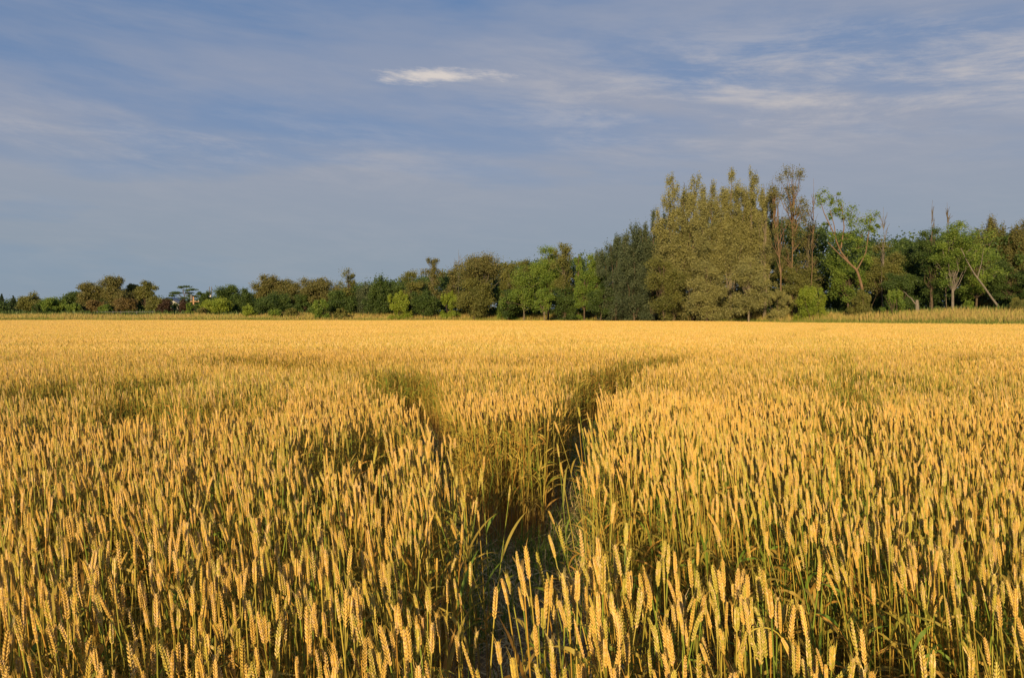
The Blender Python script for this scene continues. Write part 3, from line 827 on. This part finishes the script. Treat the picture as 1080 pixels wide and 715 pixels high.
TREES = [
    # px, top, half-width, style, foliage, bark, extra distance, label, options
    (2, 311, 5, 'conifer', 'spruce', 'brown', 12, 'dark pointed spruce at the very left edge of the tree line'),
    (15, 313, 6, 'conifer', 'spruce', 'brown', 12, 'small dark spruce second from the left edge'),
    (33, 307, 12, 'round', 'olive', 'brown', 4, 'rounded light green tree just right of the two dark spruces', dict(base=.1)),
    (56, 312, 13, 'round', 'fresh_green', 'brown', 2, 'low spreading green tree left of the tall brownish pines', dict(base=.05)),
    (39, 321, 7, 'bush', 'deep_green', 'brown', -4, 'dark green bush at the foot of the light green left trees', dict(cat='bush')),
    (80, 306, 9, 'round', 'deep_green', 'brown', 8, 'dark tree between the low green tree and the tall left pine'),
    (97, 294, 12, 'round', 'brown_olive', 'ruddy', 3, 'olive brown pine forming the left shoulder of the tall left group', dict(base=.3)),
    (123, 290, 16, 'round', 'brown_olive', 'ruddy', 2, 'broadest and tallest olive brown tree in the left group', dict(base=.2, dens=1.2)),
    (142, 297, 7, 'round', 'olive', 'brown', 8, 'small rounded treetop just right of the tallest left tree', dict(base=.4)),
    (154, 296, 9, 'round', 'olive', 'brown', 6, 'round-headed tree at the right end of the left group', dict(base=.4)),
    (101, 313, 9, 'round', 'russet', 'ruddy', -2, 'reddish brown bushy tree in front of the left shoulder pine', dict(base=.05)),
    (133, 313, 12, 'round', 'russet', 'ruddy', -3, 'orange brown bushy tree below the tallest left tree', dict(base=.05)),
    (112, 322, 9, 'bush', 'fresh_green', 'brown', -8, 'green bush between the two reddish trees on the left', dict(cat='bush')),
    (78, 320, 10, 'bush', 'fresh_green', 'brown', -6, 'leafy bush right of the low spreading left tree', dict(cat='bush')),
    (164, 310, 10, 'round', 'olive', 'brown', 1, 'pale olive tree left of the first purple tree', dict(base=.1)),
    (174, 314, 7, 'round', 'purple', 'brown', -2, 'dark purple-leaved tree, larger one left of the white gable', dict(base=.03, dens=1.3)),
    (195, 315, 6, 'round', 'purple', 'brown', 0, 'dark purple-leaved tree right of the white gable beside the pole', dict(base=.03, dens=1.3)),
    (195, 301, 16, 'tiered', 'deep_green', 'brown', 9, 'flat-topped tree with layered boughs above the purple trees'),
    (200, 319, 5, 'bush', 'fresh_green', 'brown', -4, 'narrow green shrub at the left foot of the wooden pole', dict(cat='bush')),
    (216, 305, 8, 'round', 'deep_green', 'brown', 8, 'dark green tree behind the wooden pole', dict(base=.1)),
    (240, 299, 16, 'round', 'deep_green', 'brown', 6, 'broad dark green tree behind the yellow-green willow', dict(base=.1, dens=1.2)),
    (258, 304, 12, 'round', 'deep_green', 'brown', 4, 'dark green tree right of the willow, lower than its neighbour', dict(base=.05)),
    (228, 313, 16, 'round', 'bright_green', 'brown', -3, 'yellow-green willow-like tree in the left half, right of the pole', dict(base=.02, dens=1.2)),
    (213, 325, 8, 'bush', 'brown_olive', 'brown', -8, 'low olive brown bush at the left foot of the willow', dict(cat='bush')),
    (262, 323, 10, 'bush', 'bright_green', 'brown', -10, 'low yellow-green bush right of the willow', dict(cat='bush')),
    (283, 288, 12, 'round', 'brown_olive', 'pale', 3, 'rounded brownish tree, first tall one right of the willow', dict(base=.35)),
    (302, 292, 14, 'round', 'brown_olive', 'pale', 5, 'brownish tree overlapping the rounded one on its right side', dict(base=.25)),
    (291, 308, 20, 'round', 'deep_green', 'brown', 0, 'low dark green tree under the two rounded brownish trees', dict(base=.03)),
    (336, 291, 19, 'round', 'brown_olive', 'brown', 4, 'wide brown-topped tree in the middle of the left half', dict(base=.25)),
    (322, 305, 10, 'round', 'deep_green', 'brown', 2, 'dark low tree left under the wide brown-topped tree', dict(base=.03)),
    (368, 287, 10, 'sparse', 'olive', 'brown', 2, 'slim tree with a loose tuft of crown left of the dark row', dict(dens=1.3)),
    (360, 303, 16, 'round', 'deep_green', 'brown', 0, 'dark rounded tree at the foot of the slim tufted tree', dict(base=.03)),
    (388, 297, 10, 'spire', 'blue_green', 'brown', 3, 'bluish green narrow-topped tree at the start of the dark row'),
    (402, 291, 12, 'spire', 'deep_green', 'brown', 2, 'dark green narrow-topped tree behind the bright cut shrub'),
    (420, 294, 10, 'round', 'deep_green', 'brown', 4, 'dark green tree directly above the bright shrub', dict(base=.05)),
    (434, 284, 15, 'round', 'olive', 'brown', 3, 'tall olive tree between the dark row and the thin brown tree', dict(base=.1)),
    (457, 276, 9, 'sparse', 'brown_olive', 'grey', 2, 'thin brown half-bare tree left of the large brown crown', dict(dens=1.6)),
    (447, 300, 14, 'round', 'deep_green', 'brown', -1, 'dark low tree under the thin brown tree', dict(base=.03)),
    (478, 282, 8, 'sparse', 'brown_olive', 'grey', 5, 'small brown tree tucked at the left flank of the large brown crown', dict(dens=1.4)),
    (484, 264, 7, 'dead', 'olive', 'grey', 6, 'bare dead tree whose grey twigs rise left of the large brown crown'),
    (507, 258, 22, 'round', 'brown_olive', 'grey', 3, 'large brown-crowned tree left of the centre of the tree line', dict(base=.3, dens=1.3)),
    (500, 292, 22, 'round', 'olive', 'brown', 0, 'olive lower tree in front of the large brown crown', dict(base=.03)),
    (537, 273, 13, 'round', 'olive', 'grey', 4, 'dull olive tree between the brown crown and the bright green one', dict(base=.2)),
    (536, 300, 12, 'round', 'deep_green', 'brown', -1, 'dark bushy tree right below the dull olive tree', dict(base=.03)),
    (552, 268, 12, 'round', 'olive', 'pale', 2, 'olive green tree at the left edge of the bright green crown', dict(base=.2)),
    (578, 253, 19, 'round', 'fresh_green', 'brown', 3, 'tallest rounded bright green tree near the centre', dict(base=.25, dens=1.4)),
    (553, 284, 16, 'sparse', 'fresh_green', 'pale', -2, 'forked pale-trunked tree below the tallest bright green one', dict(base=.35, dens=2.0)),
    (594, 262, 12, 'sparse', 'olive', 'pale', 1, 'loose-crowned tree right of the tallest bright green one', dict(dens=2.2)),
    (574, 300, 9, 'round', 'fresh_green', 'pale', -5, 'small green tree with a visible thin trunk at the wood edge', dict(base=.3)),
    (596, 300, 16, 'round', 'deep_green', 'brown', 0, 'dark green bushy tree right of the small thin-trunked one', dict(base=.03)),
    (610, 257, 4, 'spire', 'fresh_green', 'brown', 3, 'very narrow pointed green tree standing in the notch near the centre'),
    (616, 276, 12, 'round', 'fresh_green', 'brown', 1, 'mid green tree below the narrow pointed one', dict(base=.1)),
    (630, 259, 14, 'round', 'fresh_green', 'brown', 4, 'bright green rounded tree left of the dark bluish poplars', dict(base=.2, dens=1.2)),
    (634, 296, 14, 'round', 'deep_green', 'brown', -1, 'dark bushy tree at the left foot of the bluish poplars', dict(base=.03)),
    (540, 314, 18, 'bush', 'fresh_green', 'brown', -10, 'broad rounded green bush at the centre of the field edge', dict(cat='bush', dens=1.3)),
    (650, 244, 16, 'spire', 'blue_green', 'brown', 2, 'leftmost dark bluish poplar, lowest of the three', dict(dens=1.5)),
    (669, 233, 16, 'spire', 'blue_green', 'brown', 0, 'middle dark bluish poplar of the three', dict(dens=1.5)),
    (689, 216, 15, 'spire', 'blue_green', 'brown', 2, 'tallest dark bluish poplar beside the golden poplars', dict(dens=1.5)),
    (711, 180, 17, 'spire', 'silver_green', 'brown', 2, 'leftmost tall golden-green poplar', dict(dens=1.6)),
    (731, 180, 16, 'spire', 'silver_green', 'brown', 5, 'second tall golden-green poplar from the left', dict(dens=1.5)),
    (750, 184, 17, 'spire', 'silver_green', 'brown', 1, 'golden-green poplar in the dip left of the highest top', dict(dens=1.6)),
    (771, 170, 17, 'spire', 'silver_green', 'pale', 2, 'highest golden-green poplar of the whole tree line', dict(dens=1.7)),
    (791, 178, 13, 'spire', 'silver_green', 'pale', 4, 'golden-green poplar just right of the highest one', dict(dens=1.5)),
    (806, 188, 10, 'spire', 'silver_green', 'pale', 3, 'slender rightmost poplar of the golden-green cluster', dict(dens=1.2)),
    (700, 262, 22, 'round', 'olive', 'brown', -3, 'bushy olive tree under the leftmost golden poplars', dict(base=.02, dens=1.2)),
    (745, 265, 22, 'round', 'silver_green', 'brown', -4, 'pale green bushy tree at the foot of the middle golden poplars', dict(base=.02, dens=1.2)),
    (790, 262, 20, 'round', 'silver_green', 'pale', -3, 'bushy tree at the foot of the highest golden poplars', dict(base=.02, dens=1.1)),
    (835, 184, 17, 'sparse', 'brown_olive', 'ruddy', 4, 'tall thin brown tree, first one right of the golden poplars', dict(base=.25, dens=2.0)),
    (820, 196, 11, 'sparse', 'brown_olive', 'ruddy', 0, 'leaning thin tree between golden poplars and tall brown tree', dict(base=.4, dens=1.0, lean=-.10)),
    (855, 190, 7, 'dead', 'olive', 'ruddy', 3, 'bare ruddy trunk standing left of the forked leaning bough'),
    (852, 226, 13, 'sparse', 'brown_olive', 'pale', 5, 'half-bare brown tree behind the bare ruddy trunk', dict(dens=1.3)),
    (840, 268, 22, 'round', 'olive', 'brown', 3, 'low olive tree under the tall thin brown trees', dict(base=.03)),
    (895, 252, 24, 'round', 'fresh_green', 'brown', 3, 'rounded yellow-green tree behind the forked bough', dict(base=.1, dens=1.3)),
    (930, 250, 20, 'round', 'olive', 'brown', 4, 'olive green tree right of the forked one, below the bare snag', dict(base=.1, dens=1.2)),
    (930, 219, 6, 'dead', 'olive', 'grey', 3, 'grey bare snag rising above the olive green tree on the right'),
    (957, 256, 14, 'spire', 'deep_green', 'brown', 6, 'dark green tree in the low gap left of the thick-trunked tree', dict(dens=1.4)),
    (950, 280, 18, 'round', 'deep_green', 'brown', 0, 'dark low tree in front of the gap on the right', dict(base=.03)),
    (983, 221, 19, 'round', 'deep_green', 'brown', 1, 'left half of the tall right tree group, dark tufted crown', dict(base=.06, dens=1.3)),
    (1005, 225, 20, 'round', 'fresh_green', 'grey', -1, 'tall green tree with a thick pale grey trunk on the right', dict(base=.22, dens=1.5)),
    (981, 212, 4, 'dead', 'olive', 'pale', 3, 'bare pale twigged tree poking above the dark tufted crown'),
    (998, 214, 4, 'dead', 'olive', 'pale', 3, 'bare pale twigged tree poking above the thick-trunked tree'),
    (1030, 246, 19, 'round', 'fresh_green', 'brown', 5, 'dark tree behind the slanting trunk', dict(base=.05)),
    (1046, 228, 15, 'spire', 'brown_olive', 'brown', 10, 'brownish green tree at the back above the slanting trunk', dict(dens=1.7)),
    (1074, 230, 13, 'spire', 'brown_olive', 'brown', 10, 'brownish green tree at the right edge of the photo', dict(dens=1.7)),
    (1066, 262, 18, 'round', 'deep_green', 'brown', 4, 'dark green broad tree at the right edge below the brownish ones', dict(base=.03, dens=1.3)),
    (1092, 270, 16, 'round', 'deep_green', 'brown', 2, 'dark tree cut by the right border', dict(base=.03)),
    (421, 307, 15, 'bush', 'bright_green', 'brown', -10, 'sunlit yellow-green shrub, larger one in front of the dark row', dict(cat='shrub', dens=1.2)),
    (474, 306, 11, 'bush', 'bright_green', 'brown', -10, 'sunlit upright yellow-green shrub before the large brown crown', dict(cat='shrub', dens=1.2)),
    (338, 315, 12, 'bush', 'fresh_green', 'brown', -10, 'green shrub in front of the wide brown-topped tree', dict(cat='shrub')),
    (308, 325, 8, 'bush', 'olive', 'brown', -9, 'small olive shrub left of the green shrub by the brown-topped tree', dict(cat='shrub')),
    (291, 327, 9, 'bush', 'fresh_green', 'brown', -10, 'low green shrub under the rounded brownish trees', dict(cat='shrub')),
    (360, 325, 8, 'bush', 'olive', 'brown', -8, 'low scrubby bush right of the green shrub by the brown-topped tree', dict(cat='shrub')),
    (700, 316, 14, 'bush', 'silver_green', 'brown', -8, 'pale greyish shrub under the leftmost golden poplars', dict(cat='shrub')),
    (668, 318, 14, 'bush', 'blue_green', 'brown', -8, 'grey-green shrub at the foot of the bluish poplars', dict(cat='shrub')),
    (748, 312, 16, 'bush', 'silver_green', 'brown', -8, 'pale shrub at the foot of the middle golden poplars', dict(cat='shrub')),
    (785, 314, 14, 'bush', 'olive', 'brown', -8, 'olive shrub at the foot of the highest poplar', dict(cat='shrub')),
    (822, 304, 14, 'bush', 'silver_green', 'brown', -8, 'rounded pale shrub left of the bright wide shrub', dict(cat='shrub')),
    (855, 300, 20, 'bush', 'bright_green', 'brown', -9, 'wide bright green shrub below the bare ruddy trunk', dict(cat='shrub', dens=1.5)),
    (944, 304, 11, 'bush', 'fresh_green', 'brown', -6, 'yellow-green shrub left of the broken stump on the right', dict(cat='shrub')),
    (908, 306, 14, 'bush', 'olive', 'brown', -3, 'brownish shrub under the forked leaning bough', dict(cat='shrub')),
    (1021, 317, 6, 'bush', 'fresh_green', 'brown', -5, 'small green shrub between the grey trunk and the slanting trunk', dict(cat='shrub')),
    (1072, 314, 11, 'bush', 'olive', 'brown', -6, 'dull green shrub at the right edge by the field margin', dict(cat='shrub')),
]
NAMES = {'conifer': 'spruce_tree', 'round': 'leafy_tree', 'spire': 'poplar_tree', 'sparse': 'thin_tree', 'dead': 'dead_tree', 'tiered': 'flat_topped_tree', 'bush': 'bush'}
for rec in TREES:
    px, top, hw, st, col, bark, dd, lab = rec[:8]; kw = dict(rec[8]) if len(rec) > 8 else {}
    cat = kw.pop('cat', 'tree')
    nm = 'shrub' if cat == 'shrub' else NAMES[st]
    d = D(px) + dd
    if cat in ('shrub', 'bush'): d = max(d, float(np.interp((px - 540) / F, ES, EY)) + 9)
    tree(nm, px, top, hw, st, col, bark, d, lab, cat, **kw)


# two hand-shaped trees: the forked leaning bough and the slanting trunk
def shaped_tree(name, dist_, paths, tufts, col, bark, label, base_px, per=190, lfk=1.5):
    base = np.array([(base_px[0] - 540) / F * dist_, dist_, float(height((base_px[0] - 540) / F * dist_, dist_)) - .1])

    def P(px, py, dy=0.0): return np.array([(px - 540) / F * dist_, dist_ + dy, EYE + (HZ - py) / F * dist_]) - base
    t = bpy.data.objects.new(name, None); C.objects.link(t); t.location = base; tag(t, label, 'tree')
    T, L = Mesh(), Mesh(); r = np.random.RandomState(int(base_px[0]))
    for path, r0, r1 in paths:
        p = np.array([P(*q) for q in path]); n = len(p); tt = np.linspace(0, n - 1, n * 3)
        pp = np.stack([np.interp(tt, np.arange(n), p[:, k]) for k in range(3)], 1)
        tube(T, pp, np.linspace(r0, r1, len(pp)), 6)
    for (px, py, rp) in tufts:
        for k in range(3):
            c = P(px + r.normal(0, rp * .6), py + r.normal(0, rp * .5), r.normal(0, rp / F * dist_ * .6)); q = rp / F * dist_ * r.uniform(.5, 1.0)
            leaves(L, np.array([c]), np.array([[q, q, q * .9]]), per // 2, max(.11, dist_ / F * lfk), r)
            limb(T, P(px, py), c, .03, .012, r, .1, 4, 3)
    obj('trunk', T.build('trunk', BARK[bark], True), t); obj('crown', L.build('crown', m_foliage(col)), t)


shaped_tree('forked_tree', 92, [([(912, 324), (908, 300), (903, 285), (896, 279), (886, 266), (880, 252), (879, 240), (874, 222)], .19, .03),
                                ([(896, 279), (884, 268), (872, 256)], .11, .04), ([(886, 262), (889, 240), (886, 216)], .10, .03),
                                ([(903, 285), (912, 268), (915, 245), (917, 230)], .09, .03), ([(880, 250), (868, 226), (862, 208)], .08, .02)],
            [(863, 206, 6), (868, 214, 6), (876, 209, 4), (882, 212, 7), (886, 220, 7), (879, 226, 5), (889, 232, 6), (897, 225, 7), (900, 240, 7), (893, 252, 7), (905, 262, 8), (880, 246, 6), (903, 232, 8), (911, 233, 6), (918, 230, 6), (916, 240, 7),
             (870, 236, 4), (895, 246, 5), (908, 250, 6), (921, 243, 5), (902, 262, 6), (912, 272, 5), (925, 238, 3)],
            'fresh_green', 'ruddy', 'tree with a forked orange-lit leaning bough and tufts of leaves on the right', (912, 324))
shaped_tree('leaning_tree', 84, [([(1053, 324), (1046, 315), (1036, 301), (1026, 288), (1019, 276), (1012, 262)], .13, .04),
                                 ([(1030, 293), (1034, 278), (1036, 262)], .06, .02)],
            [(1020, 250, 10), (1028, 242, 10), (1042, 258, 10), (1052, 286, 7), (1036, 252, 10), (1030, 262, 9), (1040, 268, 8), (1045, 280, 8), (1018, 266, 8), (1036, 285, 7), (1048, 292, 6), (1026, 274, 7)],
            'fresh_green', 'grey', 'tree with a bare slanting pale trunk leaning left on the right', (1053, 324))


# thick grey trunk of the tall right tree and a broken stump beside it
def stump():
    d = 86.0; x = (968 - 540) / F * d; z = float(height(x, d)) - .1
    t = bpy.data.objects.new('tree_stump', None); C.objects.link(t); t.location = (x, d, z)
    tag(t, 'short broken grey stump standing at the wood edge left of the thick grey trunk', 'stump')
    m = Mesh(); r = np.random.RandomState(5)
    limb(m, (0, 0, 0), (-.15, 0, 2.2), .3, .16, r, .03, 6, 7); obj('trunk', m.build('trunk', BARK['grey'], True), t)
    m = Mesh(); limb(m, (-.1, 0, 1.6), (-1.5, .3, 3.2), .09, .02, r, .05, 6, 5); obj('branch', m.build('branch', BARK['grey'], True), t)


stump()


# wood interior: the mass of twigs and leaves behind the front trees
def woodland():
    r = np.random.RandomState(61); m = Mesh(); cen = []; rad = []
    for i in range(6000):
        px = r.uniform(-60, 1180); d = D(px) + r.uniform(8, 40)
        topy = np.interp(px, [-60, 0, 60, 130, 180, 250, 350, 450, 520, 600, 660, 720, 800, 880, 940, 1000, 1080, 1180],
                         [323, 321, 319, 309, 321, 313, 306, 294, 282, 276, 268, 235, 232, 246, 256, 252, 252, 252])
        x = (px - 540) / F * d; z0 = float(height(x, d)); zt = EYE + (HZ - topy) / F * d
        c = (x, d, z0 + r.uniform(0.02, 1) * (zt - z0)); q = r.uniform(.7, 1.9)
        cen.append(c); rad.append((q, q, q * r.uniform(.7, 1.1)))
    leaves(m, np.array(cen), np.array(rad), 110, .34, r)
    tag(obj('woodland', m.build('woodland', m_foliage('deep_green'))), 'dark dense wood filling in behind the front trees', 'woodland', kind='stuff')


woodland()


# ------------------------------------------------------------------ small built things far left
def box(m, c, s):
    c = np.asarray(c, float); s = np.asarray(s, float) / 2
    v = np.array([[a, b, d] for a in (-1, 1) for b in (-1, 1) for d in (-1, 1)]) * s + c
    m.add(v, [(0, 1, 3, 2), (4, 6, 7, 5), (0, 4, 5, 1), (2, 3, 7, 6), (0, 2, 6, 4), (1, 5, 7, 3)])


def plain(name, col, rough=.7, metal=0.0):
    m, t = mat(name); pos = t.new('ShaderNodeNewGeometry').outputs['Position']; n = t.noise(pos, 1.5, 4.0, .6)
    m = finish(m, t, t.mix(n, tuple(c * .8 for c in col), tuple(min(1, c * 1.15) for c in col)), rough)
    return m


M_WALL = plain('pale_siding', (.62, .58, .52)); M_ROOF = plain('grey_shingle', (.30, .30, .32)); M_POLE = plain('weathered_pole', (.42, .24, .13)); M_METAL = plain('galvanised_metal', (.12, .12, .13), .6)
M_GLASSY = plain('dark_window', (.04, .05, .06), .2); M_CONC = plain('pale_concrete', (.60, .55, .50))


def thing(name, px, d, label, cat):
    x = (px - 540) / F * d; t = bpy.data.objects.new(name, None); C.objects.link(t); t.location = (x, d, float(height(x, d)) - .05); tag(t, label, cat); return t


def built():
    d = 182.0; u = d / F
    h = thing('farm_house', 185, d, 'white gabled farmhouse glimpsed between the two purple trees', 'house')
    zt = EYE + (HZ - 314) * u - h.location.z; W = 7.0; e = zt - 2.0
    m = Mesh(); box(m, (0, 0, e / 2), (W, 8, e)); m.add([(-W / 2, -4, e), (W / 2, -4, e), (0, -4, zt - .1)], [(0, 1, 2)]); m.add([(-W / 2, 4, e), (W / 2, 4, e), (0, 4, zt - .1)], [(0, 2, 1)]); obj('wall', m.build('wall', M_WALL), h)
    m = Mesh()
    for sg in (-1, 1):
        v = []
        for yy in (-4.3, 4.3):
            v += [(0, yy, zt), (sg * (W / 2 + .4), yy, e - .2), (sg * (W / 2 + .4), yy, e - .38), (0, yy, zt - .18)]
        m.add(v, [(0, 1, 2, 3), (4, 7, 6, 5), (0, 4, 5, 1), (3, 2, 6, 7), (1, 5, 6, 2)])
    obj('roof', m.build('roof', M_ROOF), h)
    for xx in (-1.6, 1.6):
        m = Mesh(); box(m, (xx, -4.03, e * .5), (1.1, .1, 1.3)); obj('window', m.build('window', M_GLASSY), h)
    d = 160.0; u = d / F
    p = thing('utility_pole', 204.5, d, 'orange-lit wooden utility pole with crossarm and grey transformer beside the purple tree', 'utility pole')
    H = EYE + (HZ - 313) * u - p.location.z
    m = Mesh(); tube(m, [(0, 0, 0), (0, 0, H * .5), (0, 0, H)], [.22, .19, .16], 8); obj('pole', m.build('pole', M_POLE, True), p)
    m = Mesh(); box(m, (.3, -.25, H - 1.0), (1.9, .10, .10)); obj('crossarm', m.build('crossarm', M_POLE), p)
    m = Mesh(); tube(m, [(-.36, -.1, H - .55), (-.36, -.1, H + .35)], .28, 10); obj('transformer', m.build('transformer', M_METAL, True), p)
    for xx in (-.4, .4, 1.1):
        m = Mesh(); tube(m, [(xx, -.25, H - .93), (xx, -.25, H - .70)], [.06, .05], 6); obj('insulator', m.build('insulator', M_CONC, True), p)
    d = 190.0; u = d / F
    p = thing('concrete_mast', 222.5, d, 'slim pale mast with two prongs rising above the willow', 'mast')
    H = EYE + (HZ - 309) * u - p.location.z
    m = Mesh(); tube(m, [(0, 0, 0), (0, 0, H * .5), (0, 0, H)], [.36, .30, .24], 8); obj('shaft', m.build('shaft', M_CONC, True), p)
    for sg in (-1, 1):
        m = Mesh(); tube(m, [(sg * .24, 0, H - .3), (sg * .26, 0, H + 1.5)], [.13, .09], 6); obj('prong', m.build('prong', M_METAL, True), p)
    d = 158.0
    f = thing('field_fence', 132, d, 'low grey rail fence at the edge of the left trees', 'fence')
    for j in range(8):
        m = Mesh(); x = (j - 3.5) * 1.6; box(m, (x, 0, .7), (.10, .10, 1.4)); obj('post', m.build('post', M_METAL), f)
    for zz in (.75, 1.25):
        m = Mesh(); box(m, (0, -.09, zz), (11.8, .05, .07)); obj('rail', m.build('rail', M_METAL), f)


built()
